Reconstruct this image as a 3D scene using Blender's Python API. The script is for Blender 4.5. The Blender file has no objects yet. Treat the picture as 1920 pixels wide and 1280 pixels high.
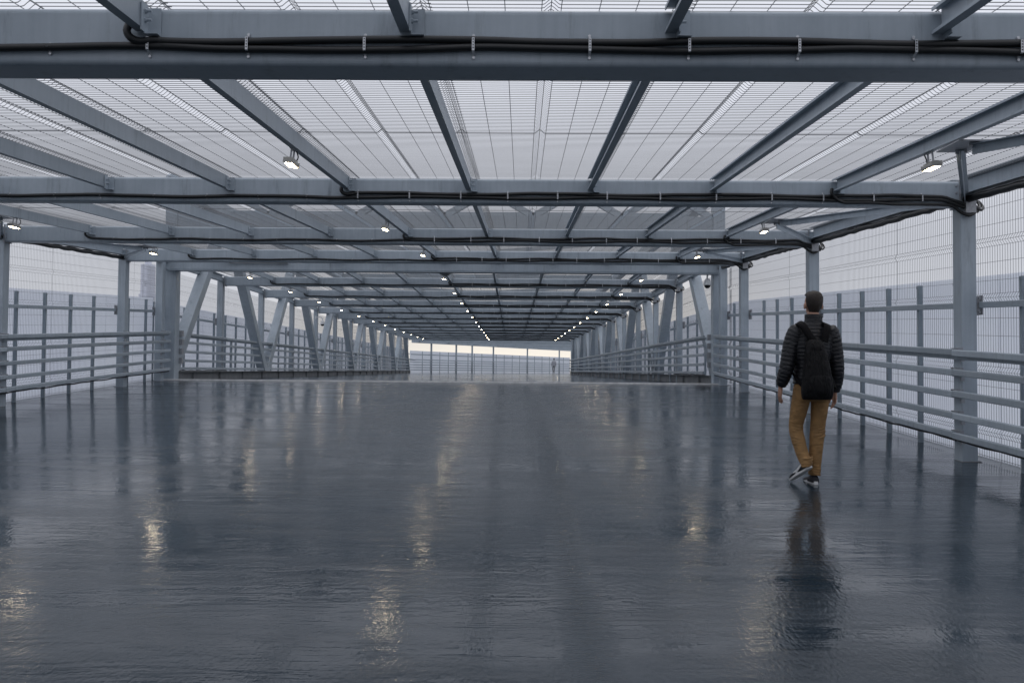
import bpy, math, random
from mathutils import Vector, Matrix
random.seed(7)
R=math.radians
scn=bpy.context.scene
COL=scn.collection
# ------------------------------------------------------------------ layout
S=.0526                     # rise of the near ramp
TY,TZ,TX=-.0108,.001,-.163  # the truss span bends slightly
H=3.195                     # top of the roof beams above the deck
XR,XL=5.004,-9.15           # inner faces of the posts
BN=[-24.3,-18.667,-13.037,-7.573,-2.649]
T=[4.938+4.625*i for i in range(12)]
PX=[5.0-1.4*k for k in range(11)]
ORD='first second third fourth fifth sixth seventh eighth ninth tenth eleventh twelfth thirteenth fourteenth fifteenth'.split()
def W(x,y,z):
    if y<=.5: return Vector((x,y,z+S*min(y,0)))
    return Vector((x+TX+TY*y,y,z+TZ*y))
def sec(y): return 'r' if y<-.05 else 't'
# ------------------------------------------------------------------ materials
def mat(name):
    m=bpy.data.materials.new(name); m.use_nodes=True
    n=m.node_tree.nodes; return m,n,m.node_tree.links,n['Principled BSDF']
def simple(name,col,rough=.5,metal=0,spec=.5,var=.0,scale=6,bump=0,bscale=80,coat=0):
    m,n,l,b=mat(name)
    b.inputs['Roughness'].default_value=rough; b.inputs['Metallic'].default_value=metal
    b.inputs['Specular IOR Level'].default_value=spec
    b.inputs['Base Color'].default_value=(*col,1)
    b.inputs['Coat Weight'].default_value=coat
    if var or bump:
        tc=n.new('ShaderNodeTexCoord')
    if var:
        nz=n.new('ShaderNodeTexNoise'); nz.inputs['Scale'].default_value=scale; nz.inputs['Detail'].default_value=6; nz.inputs['Roughness'].default_value=.65
        l.new(tc.outputs['Object'],nz.inputs['Vector'])
        rp=n.new('ShaderNodeMapRange'); rp.inputs['To Min'].default_value=1-var; rp.inputs['To Max'].default_value=1+var
        rp.inputs['From Min'].default_value=.3; rp.inputs['From Max'].default_value=.7
        l.new(nz.outputs['Fac'],rp.inputs['Value'])
        mx=n.new('ShaderNodeVectorMath'); mx.operation='SCALE'; mx.inputs[0].default_value=col
        l.new(rp.outputs['Result'],mx.inputs['Scale']); l.new(mx.outputs['Vector'],b.inputs['Base Color'])
        rr=n.new('ShaderNodeMapRange'); rr.inputs['To Min'].default_value=max(.02,rough-.1); rr.inputs['To Max'].default_value=min(1,rough+.1)
        rr.inputs['From Min'].default_value=.3; rr.inputs['From Max'].default_value=.7
        l.new(nz.outputs['Fac'],rr.inputs['Value']); l.new(rr.outputs['Result'],b.inputs['Roughness'])
    if bump:
        nb=n.new('ShaderNodeTexNoise'); nb.inputs['Scale'].default_value=bscale; nb.inputs['Detail'].default_value=3
        l.new(tc.outputs['Object'],nb.inputs['Vector'])
        bp=n.new('ShaderNodeBump'); bp.inputs['Strength'].default_value=1; bp.inputs['Distance'].default_value=bump
        l.new(nb.outputs['Fac'],bp.inputs['Height']); l.new(bp.outputs['Normal'],b.inputs['Normal'])
    return m
def steel_mat():
    m,n,l,b=mat('grey_paint')
    tc=n.new('ShaderNodeTexCoord'); geo=n.new('ShaderNodeNewGeometry')
    nz=n.new('ShaderNodeTexNoise'); nz.inputs['Scale'].default_value=1.3; nz.inputs['Detail'].default_value=8; nz.inputs['Roughness'].default_value=.7
    l.new(geo.outputs['Position'],nz.inputs['Vector'])
    # vertical rain streaks
    mp=n.new('ShaderNodeMapping'); mp.inputs['Scale'].default_value=(22,22,1.2); l.new(geo.outputs['Position'],mp.inputs['Vector'])
    n2=n.new('ShaderNodeTexNoise'); n2.inputs['Scale'].default_value=1; n2.inputs['Detail'].default_value=4; l.new(mp.outputs['Vector'],n2.inputs['Vector'])
    ad=n.new('ShaderNodeMath'); ad.operation='MULTIPLY_ADD'; ad.inputs[1].default_value=.45; l.new(n2.outputs['Fac'],ad.inputs[0]); l.new(nz.outputs['Fac'],ad.inputs[2])
    rp=n.new('ShaderNodeValToRGB'); e=rp.color_ramp.elements
    e[0].position=.45; e[0].color=(.30,.352,.40,1); e[1].position=.95; e[1].color=(.43,.485,.535,1)
    l.new(ad.outputs['Value'],rp.inputs['Fac'])
    oi=n.new('ShaderNodeObjectInfo'); orr=n.new('ShaderNodeMapRange'); orr.inputs['To Min'].default_value=.86; orr.inputs['To Max'].default_value=1.1; l.new(oi.outputs['Random'],orr.inputs['Value'])
    gm=n.new('ShaderNodeMapping'); gm.inputs['Scale'].default_value=(9,9,1.1); l.new(geo.outputs['Position'],gm.inputs['Vector'])
    gz=n.new('ShaderNodeTexNoise'); gz.inputs['Scale'].default_value=1; gz.inputs['Detail'].default_value=7; gz.inputs['Roughness'].default_value=.72; l.new(gm.outputs['Vector'],gz.inputs['Vector'])
    gr=n.new('ShaderNodeMapRange'); gr.inputs['From Min'].default_value=.56; gr.inputs['From Max'].default_value=.74; gr.inputs['To Min'].default_value=1; gr.inputs['To Max'].default_value=.66; l.new(gz.outputs['Fac'],gr.inputs['Value'])
    mu=n.new('ShaderNodeMath'); mu.operation='MULTIPLY'; l.new(orr.outputs['Result'],mu.inputs[0]); l.new(gr.outputs['Result'],mu.inputs[1])
    sv=n.new('ShaderNodeVectorMath'); sv.operation='SCALE'; l.new(rp.outputs['Color'],sv.inputs[0]); l.new(mu.outputs['Value'],sv.inputs['Scale']); l.new(sv.outputs['Vector'],b.inputs['Base Color'])
    rr=n.new('ShaderNodeMapRange'); rr.inputs['From Min'].default_value=.4; rr.inputs['From Max'].default_value=1; rr.inputs['To Min'].default_value=.3; rr.inputs['To Max'].default_value=.55
    l.new(ad.outputs['Value'],rr.inputs['Value']); l.new(rr.outputs['Result'],b.inputs['Roughness'])
    b.inputs['Specular IOR Level'].default_value=.45
    nb=n.new('ShaderNodeTexNoise'); nb.inputs['Scale'].default_value=260; l.new(geo.outputs['Position'],nb.inputs['Vector'])
    bp=n.new('ShaderNodeBump'); bp.inputs['Strength'].default_value=.35; bp.inputs['Distance'].default_value=.0006
    l.new(nb.outputs['Fac'],bp.inputs['Height']); l.new(bp.outputs['Normal'],b.inputs['Normal'])
    return m
def floor_mat():
    m,n,l,b=mat('wet_deck')
    geo=n.new('ShaderNodeNewGeometry')
    def noise(scale,detail,rough=.6,dist=0):
        mp=n.new('ShaderNodeMapping'); mp.inputs['Scale'].default_value=scale
        l.new(geo.outputs['Position'],mp.inputs['Vector'])
        t=n.new('ShaderNodeTexNoise'); t.inputs['Scale'].default_value=1; t.inputs['Detail'].default_value=detail; t.inputs['Roughness'].default_value=rough; t.inputs['Distortion'].default_value=dist
        l.new(mp.outputs['Vector'],t.inputs['Vector']); return t.outputs['Fac']
    def mr(v,a,b_,c,d):
        q=n.new('ShaderNodeMapRange'); q.inputs['From Min'].default_value=a; q.inputs['From Max'].default_value=b_; q.inputs['To Min'].default_value=c; q.inputs['To Max'].default_value=d
        l.new(v,q.inputs['Value']); return q.outputs['Result']
    def math_(op,a,b_):
        q=n.new('ShaderNodeMath'); q.operation=op
        for i,v in enumerate((a,b_)):
            if isinstance(v,(int,float)): q.inputs[i].default_value=v
            else: l.new(v,q.inputs[i])
        return q.outputs['Value']
    film=noise((.42,1.5,1),6,.62,.6)         # where the water lies, streaked across the deck
    broad=noise((.16,.22,1),3)
    grain=noise((42,17,1),2,.6)
    mid=noise((9,7,1),2,.5)
    cross=noise((1.1,5.2,1),3,.55,.8)        # trowel ridges running across the deck
    cross2=noise((2.6,19,1),3,.6,.3)
    wet=mr(math_('ADD',math_('MULTIPLY',film,.7),math_('MULTIPLY',broad,.3)),.44,.56,0,1)
    # lengthwise joint in the coating, slightly wandering
    sx=n.new('ShaderNodeSeparateXYZ'); l.new(geo.outputs['Position'],sx.inputs['Vector'])
    wob=math_('MULTIPLY',math_('SUBTRACT',noise((3,3.2,1),3),.5),.12)
    def seam(x,w): return mr(math_('ABSOLUTE',math_('SUBTRACT',math_('ADD',sx.outputs['X'],wob),x),0),0,w,1,0)
    joint=seam(.33,.17)
    cr=n.new('ShaderNodeValToRGB'); e=cr.color_ramp.elements
    e[0].position=.3; e[0].color=(.014,.024,.034,1); e[1].position=.75; e[1].color=(.026,.039,.052,1)
    l.new(noise((.9,1.6,1),7,.7),cr.inputs['Fac']); l.new(cr.outputs['Color'],b.inputs['Base Color'])
    rgh=mr(wet,0,1,.19,.05)
    l.new(rgh,b.inputs['Roughness'])
    b.inputs['IOR'].default_value=1.34; b.inputs['Specular Tint'].default_value=(.95,.99,1.03,1)
    dry=mr(wet,0,1,1.3,.6)
    patch=mr(noise((.35,.8,1),4,.6),.38,.62,.35,1.5)
    h1=math_('MULTIPLY',math_('MULTIPLY',grain,.00155),dry)
    h2=math_('MULTIPLY',math_('MULTIPLY',mid,.0012),dry)
    h3=math_('MULTIPLY',math_('ADD',math_('MULTIPLY',cross,.0034),math_('MULTIPLY',cross2,.0009)),patch)
    hh=math_('ADD',math_('ADD',h1,h2),math_('ADD',h3,math_('MULTIPLY',math_('MULTIPLY',joint,noise((6,17,1),4,.7)),.012)))
    bp=n.new('ShaderNodeBump'); bp.inputs['Strength'].default_value=1; bp.inputs['Distance'].default_value=1
    l.new(hh,bp.inputs['Height']); l.new(bp.outputs['Normal'],b.inputs['Normal'])
    return m
def screen_mat():
    m,n,l,b=mat('frosted_screen')
    b.inputs['Base Color'].default_value=(.58,.60,.65,1); b.inputs['Roughness'].default_value=.1
    geo=n.new('ShaderNodeNewGeometry')
    nz=n.new('ShaderNodeTexNoise'); nz.inputs['Scale'].default_value=.5; nz.inputs['Detail'].default_value=5
    l.new(geo.outputs['Position'],nz.inputs['Vector'])
    rp=n.new('ShaderNodeValToRGB'); e=rp.color_ramp.elements
    e[0].position=.3; e[0].color=(.88,.90,.94,1); e[1].position=.7; e[1].color=(.94,.96,.985,1)
    l.new(nz.outputs['Fac'],rp.inputs['Fac'])
    tr=n.new('ShaderNodeBsdfTranslucent'); l.new(rp.outputs['Color'],tr.inputs['Color'])
    mx=n.new('ShaderNodeMixShader'); mx.inputs['Fac'].default_value=.9
    l.new(b.outputs['BSDF'],mx.inputs[1]); l.new(tr.outputs['BSDF'],mx.inputs[2])
    l.new(mx.outputs['Shader'],n['Material Output'].inputs['Surface'])
    return m
def emit(name,col,st):
    m,n,l,b=mat(name); b.inputs['Base Color'].default_value=(*col,1)
    b.inputs['Emission Color'].default_value=(*col,1); b.inputs['Emission Strength'].default_value=st
    return m
M={}
M['steel']=steel_mat()
M['wire']=simple('galvanised_wire',(.15,.16,.175),.5,.3)
M['post']=simple('shaded_grey_paint',(.25,.30,.34),.45,var=.15,scale=3)  # grey steel paint, darkened for the shade beside the screens
M['galv']=simple('zinc_plate',(.34,.35,.37),.45,.4,var=.25,scale=40)
M['strap']=simple('bright_strap',(.62,.63,.65),.4,.5)
M['hole']=simple('strap_hole',(.02,.02,.02),.8)
M['rubber']=simple('black_conduit',(.012,.013,.014),.42)
M['floor']=floor_mat()
M['kerb']=simple('dark_steel',(.24,.25,.26),.6,var=.3,scale=3)
M['screen']=screen_mat()
M['joint']=simple('pale_joint_strip',(.8,.8,.8),.35,var=.2,scale=8)
M['lampbody']=simple('lamp_housing',(.42,.41,.38),.5,.3)
M['lamp']=emit('lamp_glow',(1,.83,.58),58)
M['white']=simple('white_plastic',(.7,.71,.72),.35)
M['dark']=simple('smoked_dome',(.015,.015,.018),.12)
M['skin']=simple('skin',(.42,.235,.165),.5,var=.12,scale=20)
M['hair']=simple('brown_hair',(.021,.0135,.0095),.6,bump=.006,bscale=120,var=.4,scale=60)
M['jacket']=simple('quilted_nylon',(.0085,.0092,.0125),.45,spec=.4,var=.3,scale=30,bump=.0025,bscale=55)
M['pants']=simple('ochre_cotton',(.27,.155,.062),.85,var=.25,scale=14,bump=.004,bscale=26)
def creases(m,sc,dist):
    n=m.node_tree.nodes; l=m.node_tree.links; tc=n.new('ShaderNodeTexCoord'); mp=n.new('ShaderNodeMapping'); mp.inputs['Scale'].default_value=sc; l.new(tc.outputs['Object'],mp.inputs['Vector'])
    nz=n.new('ShaderNodeTexNoise'); nz.inputs['Scale'].default_value=1; nz.inputs['Detail'].default_value=4; nz.inputs['Distortion'].default_value=1.2; l.new(mp.outputs['Vector'],nz.inputs['Vector'])
    bp=n.new('ShaderNodeBump'); bp.inputs['Distance'].default_value=dist; l.new(nz.outputs['Fac'],bp.inputs['Height'])
    b=n['Principled BSDF']
    if b.inputs['Normal'].is_linked: l.new(b.inputs['Normal'].links[0].from_socket,bp.inputs['Normal'])
    l.new(bp.outputs['Normal'],b.inputs['Normal'])
creases(M['pants'],(5,5,15),.016)
M['shoe']=simple('black_suede',(.014,.015,.02),.75)
M['sole']=simple('white_rubber',(.66,.66,.66),.5,var=.1,scale=30)
M['bag']=simple('black_nylon',(.0035,.0035,.0045),.6,spec=.2,bump=.006,bscale=22)
creases(M['bag'],(30,30,7),.03); creases(M['jacket'],(12,12,30),.012)
M['strapcloth']=simple('black_webbing',(.004,.004,.005),.8,spec=.15)
M['eye']=simple('eye',(.5,.5,.5),.2)
M['ground']=simple('far_ground',(.3,.31,.33),.9,var=.3,scale=.02)
M['tower']=simple('hazed_tower',(.72,.74,.82),.8,var=.05,scale=.3)  # distance haze is put into this pale base colour
M['greycloth']=simple('grey_coat',(.42,.43,.47),.8)
M['darkcloth']=simple('dark_trousers',(.24,.245,.26),.8)
# ------------------------------------------------------------------ mesh helpers
class MB:
    def __init__(s): s.v=[]; s.f=[]; s.sm=[]
    def add(s,vs,fs,smooth=False):
        o=len(s.v); s.v+= [tuple(q) for q in vs]; s.f+=[tuple(o+i for i in f) for f in fs]; s.sm+=[smooth]*len(fs)
    def box(s,x0,x1,y0,y1,z0,z1):
        s.add([(x,y,z) for x in (x0,x1) for y in (y0,y1) for z in (z0,z1)],
              [(0,1,3,2),(4,6,7,5),(0,4,5,1),(2,3,7,6),(0,2,6,4),(1,5,7,3)])
    def obox(s,a,b,w,h,up=(0,0,1)):   # bar from a to b, width w across, height h along up
        a=Vector(a); b=Vector(b); d=(b-a).normalized(); u=Vector(up); r=d.cross(u).normalized(); u=r.cross(d).normalized()
        vs=[p+r*(i*w/2)+u*(j*h/2) for p in (a,b) for i,j in ((-1,-1),(1,-1),(1,1),(-1,1))]
        s.add(vs,[(3,2,1,0),(4,5,6,7),(0,1,5,4),(1,2,6,5),(2,3,7,6),(3,0,4,7)])
    def prism(s,pts,axis,a,b,smooth=False):  # closed 2-D outline extruded along an axis
        n=len(pts)
        def P(p,t):
            return {'x':(t,p[0],p[1]),'y':(p[0],t,p[1]),'z':(p[0],p[1],t)}[axis]
        vs=[P(p,a) for p in pts]+[P(p,b) for p in pts]
        fs=[(i,(i+1)%n,n+(i+1)%n,n+i) for i in range(n)]
        s.add(vs,fs,smooth); s.add(vs,[tuple(range(n))[::-1],tuple(range(n,2*n))])
    def rrect(s,axis,a,b,c0,c1,w,h,r,n=4):  # rounded hollow-section bar
        pts=[]
        for k,(sx,sy) in enumerate(((1,1),(-1,1),(-1,-1),(1,-1))):
            for i in range(n+1):
                t=(k+i/n)*math.pi/2
                pts.append((c0+sx*(w/2-r)+r*math.cos(t),c1+sy*(h/2-r)+r*math.sin(t)))
        s.prism(pts,axis,a,b,False)
    def tube(s,pts,r,n=6,smooth=True,cap=True):
        pts=[Vector(p) for p in pts]; N=len(pts); vs=[]; u=None
        for i,p in enumerate(pts):
            d=(pts[min(i+1,N-1)]-pts[max(i-1,0)]).normalized()
            if u is None:
                u=d.orthogonal().normalized()
            u=(u-d*u.dot(d)); u=u.normalized() if u.length>1e-6 else d.orthogonal().normalized()
            w=d.cross(u); rr=r[i] if isinstance(r,(list,tuple)) else r
            for k in range(n):
                t=2*math.pi*k/n; vs.append(p+u*(rr*math.cos(t))+w*(rr*math.sin(t)))
        fs=[(i*n+k,i*n+(k+1)%n,(i+1)*n+(k+1)%n,(i+1)*n+k) for i in range(N-1) for k in range(n)]
        s.add(vs,fs,smooth)
        if cap: s.add(vs[:n]+vs[-n:],[tuple(range(n))[::-1],tuple(range(n,2*n))])
    def loft(s,rings,cap=True,smooth=True):
        n=len(rings[0]); N=len(rings); vs=[p for r in rings for p in r]
        s.add(vs,[(i*n+k,i*n+(k+1)%n,(i+1)*n+(k+1)%n,(i+1)*n+k) for i in range(N-1) for k in range(n)],smooth)
        if cap: s.add(list(rings[0])+list(rings[-1]),[tuple(range(n))[::-1],tuple(range(n,2*n))],smooth)
    def ball(s,c,rx,ry,rz,n=14,m=9):
        rings=[]
        for j in range(1,m):
            t=math.pi*j/m
            rings.append([(c[0]+rx*math.sin(t)*math.cos(2*math.pi*k/n),c[1]+ry*math.sin(t)*math.sin(2*math.pi*k/n),c[2]-rz*math.cos(t)) for k in range(n)])
        s.loft(rings)
    def wire(s,pts,r=.0025,axis='x'):  # thin three-sided wire, cross-section in the plane normal to axis
        o=[(r*math.cos(t),r*math.sin(t)) for t in (math.pi/2,math.pi*7/6,math.pi*11/6)]
        vs=[]
        for p in pts:
            for a,b in o:
                vs.append({'x':(p[0],p[1]+a,p[2]+b),'y':(p[0]+a,p[1],p[2]+b),'z':(p[0]+a,p[1]+b,p[2])}[axis])
        fs=[(i*3+k,i*3+(k+1)%3,i*3+3+(k+1)%3,i*3+3+k) for i in range(len(pts)-1) for k in range(3)]
        s.add(vs,fs,True)
    def mesh(s,name,m,section=None):
        v=s.v
        if section=='r': v=[(x,y,z+S*y) for x,y,z in v]
        elif section=='t': v=[(x+TY*y,y,z+TZ*y) for x,y,z in v]
        me=bpy.data.meshes.new(name); me.from_pydata(v,[],s.f)
        me.polygons.foreach_set('use_smooth',s.sm); me.update()
        for q in (m if isinstance(m,(list,tuple)) else [m]): me.materials.append(q)
        return me
def link(name,me,parent=None,loc=(0,0,0),rz=0):
    o=bpy.data.objects.new(name,me); COL.objects.link(o); o.location=loc
    if rz: o.rotation_euler=(0,0,rz)
    if parent: o.parent=parent
    return o
def tag(o,label=None,cat=None,group=None,kind=None):
    if label: o['label']=label
    if cat: o['category']=cat
    if group: o['group']=group
    if kind or label: o['kind']=kind or 'thing'
    return o
def empty(name,loc,rz=0):
    o=link(name,None,None,loc,rz); o.empty_display_size=.1; return o
CACHE={}
def cached(key,fn):
    if key not in CACHE: CACHE[key]=fn()
    return CACHE[key]
def bevel(o,w=.004,n=2):
    b=o.modifiers.new('bevel','BEVEL'); b.width=w; b.segments=n; b.limit_method='ANGLE'; b.angle_limit=R(40); return o
# ------------------------------------------------------------------ naming of places
def beamname(i):
    if i<5: return ['grey roof beam behind the camera','nearest grey roof beam','second grey roof beam from the camera','third grey roof beam from the camera','fourth grey roof beam, last before the portal'][i]
    return f'{ORD[i-6]} grey roof beam past the portal'
def bayname(i):
    if i<5: return ['overhead before the nearest beam','between the nearest and second beams','between the second and third beams','between the third and fourth beams','between the fourth beam and portal'][i]
    return f'in the {ORD[i-5]} bay past the portal'
BY=BN+[0.0]+T              # beam lines: 0-4 near beams, 5 portal, 6.. truss beams
BAYS=[(i,BY[i],BY[i+1]) for i in range(len(BY)-1)]
BAYSX=BAYS+[(len(BAYS),T[-1],60.6)]      # the left side runs on a little past the truss
# ------------------------------------------------------------------ deck
mb=MB(); mb.add([(XL-.5,-45,S*-45),(XR+.5,-45,S*-45),(XR+.5,0,0),(XL-.5,0,0)],[(0,1,2,3)])
tag(link('ramp_deck',mb.mesh('ramp_deck',M['floor'])),kind='structure')
mb=MB()
mb.add([(-10.2,0,-.004),(5.6,0,-.004),(5.2,56,.056),(-10.6,56,.056)],[(0,1,2,3)])
mb.add([(-16,56,.056),(40,56,.056),(40,120,.08),(-16,120,.08)],[(0,1,2,3)])
tag(link('bridge_deck',mb.mesh('bridge_deck',M['floor'])),kind='structure')
mb=MB(); mb.box(XL-.2,XR+.25,-.06,.06,-.03,.03)
tag(link('deck_joint',mb.mesh('deck_joint',M['joint'])),'pale strip across the deck at the top of the ramp','joint strip')
mb=MB(); mb.add([(-3000,-3000,-12),(3000,-3000,-12),(3000,3000,-12),(-3000,3000,-12)],[(0,1,2,3)])
tag(link('ground',mb.mesh('ground',M['ground'])),kind='structure')
# ------------------------------------------------------------------ roof beams
def beam_mesh(x0,x1,h=.285,w=.2):
    mb=MB(); mb.rrect('x',x0,x1,w/2,-h/2,w,h,.032,5); return mb.mesh('beam',M['steel'])
def cleat_mesh():
    mb=MB()     # angle: one leg on the purlin web, one on the beam face
    mb.box(0,.008,-.10,-.003,-.155,-.008); mb.box(.008,.072,-.011,-.003,-.155,-.008)
    mb.box(.0,.072,-.06,-.0035,-.161,-.1555)
    for z in (-.042,-.09):
        mb.tube([(.008,-.06,z),(.017,-.06,z)],.014,6,False); mb.tube([(.017,-.06,z),(.042,-.06,z)],.0085,8)
    return mb.mesh('cleat',M['steel'])
CL=cleat_mesh()
BEAMS=[]
for i,y in enumerate(BY):
    if i==5: continue
    near=i<5
    b=empty('roof_beam',W(0,y,H))
    lab=beamname(i)+(' carrying black conduit' if i else '')
    tag(b,lab,'roof beam','roof beams across the walkway')
    link('beam',beam_mesh(XL+.01,XR-.01,.305,.27) if i==1 else cached(('beam',near),lambda:beam_mesh(XL+.01,XR-.01)),b)
    if i<12:
        for k in range(1,10):
            link('cleat',CL,b,(PX[k]+.002,0,0))
    mb=MB()
    for X,s in ((XL,1),(XR,-1)):
        mb.box(X+s*.002,X+s*.016,-.02,.22,-.30,.01)
        for z in (-.06,-.14,-.22): mb.tube([(X+s*.05,-.012,z),(X+s*.05,-.03,z)],.012,6,False)
    link('end_plate',cached('endplate',lambda:mb.mesh('end_plate',M['galv'])),b)
    BEAMS.append(b)
# portal beam at roof level and the frame above it
p=empty('portal_beam',(0,-.12,0)); tag(p,'deep double beam closing the ramp roof where the truss begins','beam')
mb=MB(); mb.rrect('x',XL-.1,XR+.1,.1,2.975,.24,.25,.03); link('beam',mb.mesh('beam',M['steel']),p)
mb=MB(); mb.box(XL,XR,-.06,.26,2.83,2.848); mb.box(XL,XR,-.06,.26,3.102,3.118); link('flange',mb.mesh('flange',M['steel']),p)
mb=MB(); mb.box(XL+1.6,XL+3.1,-.09,-.062,3.02,3.06); link('splice_bar',mb.mesh('splice_bar',M['kerb']),p)
# ------------------------------------------------------------------ purlins
def purlin_mesh(L,s):
    mb=MB(); t=.006; w=.058; h=.142; z1=.012; z0=z1-h
    y0,y1=.205,L-.004
    mb.prism([(0,z0),(0,z1),(-w,z1),(-w,z1-.018),(-w+t,z1-.018),(-w+t,z1-t),(-t,z1-t),(-t,z0+t),(-w+t,z0+t),(-w+t,z0+.018),(-w,z0+.018),(-w,z0)],'y',y0,y1)
    return mb.mesh('purlin',M['steel'],s)
for i,y0,y1 in BAYS:
    s=sec(y0); L=y1-y0
    me=cached(('purlin',round(L,3),s),lambda:purlin_mesh(L,s))
    base=W(0,y0 if s=='r' else max(y0,.51),H)
    for k in range(1,10):
        o=link('roof_purlin',me,None,Vector((PX[k],0,0))+(base if s=='r' else W(0,y0,H) if y0>.5 else Vector((TX,y0,H))))
        tag(o,f'grey roof purlin, {ORD[k-1]} from right eave, {bayname(i)}','purlin','purlins running along the roof')
# ------------------------------------------------------------------ welded mesh over the roof
def roofmesh(L,s,far,rw=.0028):
    mb=MB(); pit=.054 if not far else .054; d=.034
    # one strip: folds at 0 and .7 (offset +.045 from the purlin)
    prof=[]
    for a in (0,.7):
        prof+=[(a-.052,0),(a-.038,.003),(a-.018,d*.62),(a,d),(a+.018,d*.62),(a+.038,.003),(a+.052,0)]
    if far: prof=[(a+q,z) for a in (0,.7) for q,z in ((-.05,0),(0,d),(.05,0))]
    prof=[(-.052,0)]*0+prof+[(1.4+.062,0)]
    n=int((L-.0)/pit)
    for j in range(n):
        y=(j+.5)*L/n+random.uniform(-.001,.001)
        mb.wire([(x+.045,y,z+.018) for x,z in prof],rw,'x')
        if not far and j==int(n*.57): 
            for q in (.012,.024,.036): mb.wire([(x+.045,y+q,z+.024) for x,z in prof],.0028,'x')
    xs=[.052,.256,.452,.648,.7,.752,.956,1.152,1.348]
    if far: xs+=[.154,.354,.55,.85,1.05,1.25]
    for x in xs:
        z=d if x==.7 else 0
        N=2
        mb.wire([(x+.045,y,z+.0135) for y in ([0,L])],.0026,'y')
    mb.wire([(.045,0,d+.0135),(.045,L,d+.0135)],.0026,'y')
    return mb.mesh('mesh_panel',M['wire'],s)
for i,y0,y1 in BAYS:
    s=sec(y0); L=y1-y0; far=i>=5
    me=cached(('rm',round(L,3),s),lambda:roofmesh(L,s,far,.0028 if i<2 else (.0022 if not far else .0016)))
    base=W(0,y0,H) if (s=='r' or y0>.5) else Vector((TX,y0,H))
    for k in range(10):
        o=link('roof_mesh',me,None,base+Vector((PX[k+1],.02*(k%2),.004*(k%2))))
        tag(o,f'wire mesh roof panel, {ORD[k]} from right eave, {bayname(i)}','mesh panel','wire mesh panels of the roof')
# ------------------------------------------------------------------ posts, eaves
def post_mesh(h): 
    mb=MB(); mb.rrect('z',-.02,h,.09,.1,.18,.2,.012,3); return mb.mesh('post',M['steel'])
def bracket_mesh():
    mb=MB()   # stack piece behind one rail, on the inner side (-X is towards the walkway)
    mb.box(-.055,-.001,-.06,.10,-.045,.055); mb.box(-.062,-.055,-.075,.115,-.03,.03)
    for y in (-.045,.085):
        mb.tube([(-.055,y,.045),(-.075,y,.045)],.011,6,False)
    mb.box(-.04,-.001,-.09,-.06,-.10,-.055)
    return mb.mesh('rail_bracket',M['galv'])
def clamp_mesh():
    mb=MB(); mb.box(.19,.235,.02,.05,-.10,.10); mb.box(.19,.235,.15,.18,-.1,.1); mb.box(.235,.25,.0,.2,-.11,.11)
    for z in (-.08,.08): mb.tube([(.212,.02,z),(.212,0,z)],.013,6,False)
    return mb.mesh('clamp',M['galv'])
PM=post_mesh(H-.02); BRK=bracket_mesh(); CLM=clamp_mesh()
RZ=[.30,.52,.765,1.01,1.235]     # rail heights (centres)
SIDES=((1,XR,'right'),(-1,XL,'left'))
def postname(i,side):
    near=['','nearest','second','third','fourth','portal']
    if i<5: return f'{side} grey post under the {near[i]} roof beam'
    return f'slender {side} grey post under the {ORD[i-6]} beam past the portal'
for i,y in enumerate(BY):
    if i==0: continue
    for sg,X,side in SIDES:
        if i==5:
            y_=-.5
        else: y_=y
        XX=X+(0 if i<=5 else .05*sg)
        r=empty('roof_post',W(XX,y_,0)); r.rotation_euler=(0,0,0)
        r.scale=(sg,1,1)
        nm=postname(i,side) if i!=5 else f'{side} grey post standing close before the portal column'
        tag(r,nm,'post','posts carrying the roof')
        link('shaft',PM,r)
        if i<9:
            for z in RZ: link('rail_bracket',BRK,r,(0,.02,z))
        link('clamp',CLM,r,(0,0,1.78))
        if i<6:
            mb=MB(); mb.box(-.02,.20,-.03,.23,-.02,-.004); 
            link('foot_plate',cached('fp',lambda:mb.mesh('foot_plate',M['kerb'])),r,(0,0,.012))
def eave_mesh(L,s,sg):
    mb=MB(); mb.prism([(sg*a,b) for a,b in ((0,-.2),(.17,-.2),(.17,-.19),(.09,-.185),(.09,-.015),(.17,-.01),(.17,.0),(0,.0),(0,-.012),(.075,-.017),(.075,-.183),(0,-.188))],'y',.2,L)
    return mb.mesh('eave_beam',M['steel'],s)
for i,y0,y1 in BAYS:
    s=sec(y0); L=y1-y0
    for sg,X,side in SIDES:
        base=W(0,y0,H) if (s=='r' or y0>.5) else Vector((TX,y0,H))
        o=link('eave_beam',cached(('eave',round(L,3),s,sg),lambda:eave_mesh(L,s,sg)),None,base+Vector((X,0,.05)))
        tag(o,f'grey {side} eave beam {bayname(i)}','eave beam','eave beams along the roof edges')
        if sg>0 and 1<=i<=4 or (sg<0 and i in(2,3)):
            # heavy black cable slung under the eave
            rnd=random.Random(i*7+sg); pts=[]
            n=int(L/.18)
            for j in range(n+1):
                yy=j*L/n; pts.append((0,yy,S*yy+rnd.uniform(-.012,.008)))
            mb=MB(); mb.tube(pts,.042,8); mb.tube([(p[0]+.05*sg,p[1],p[2]+.02) for p in pts],.03,7)
            o=link('eave_cable',mb.mesh('eave_cable',M['rubber']),None,W(X+sg*.06,y0,H-.21))
            tag(o,f'thick black cable slung under the {side} eave {bayname(i)}','cable','cables under the eaves')
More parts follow.
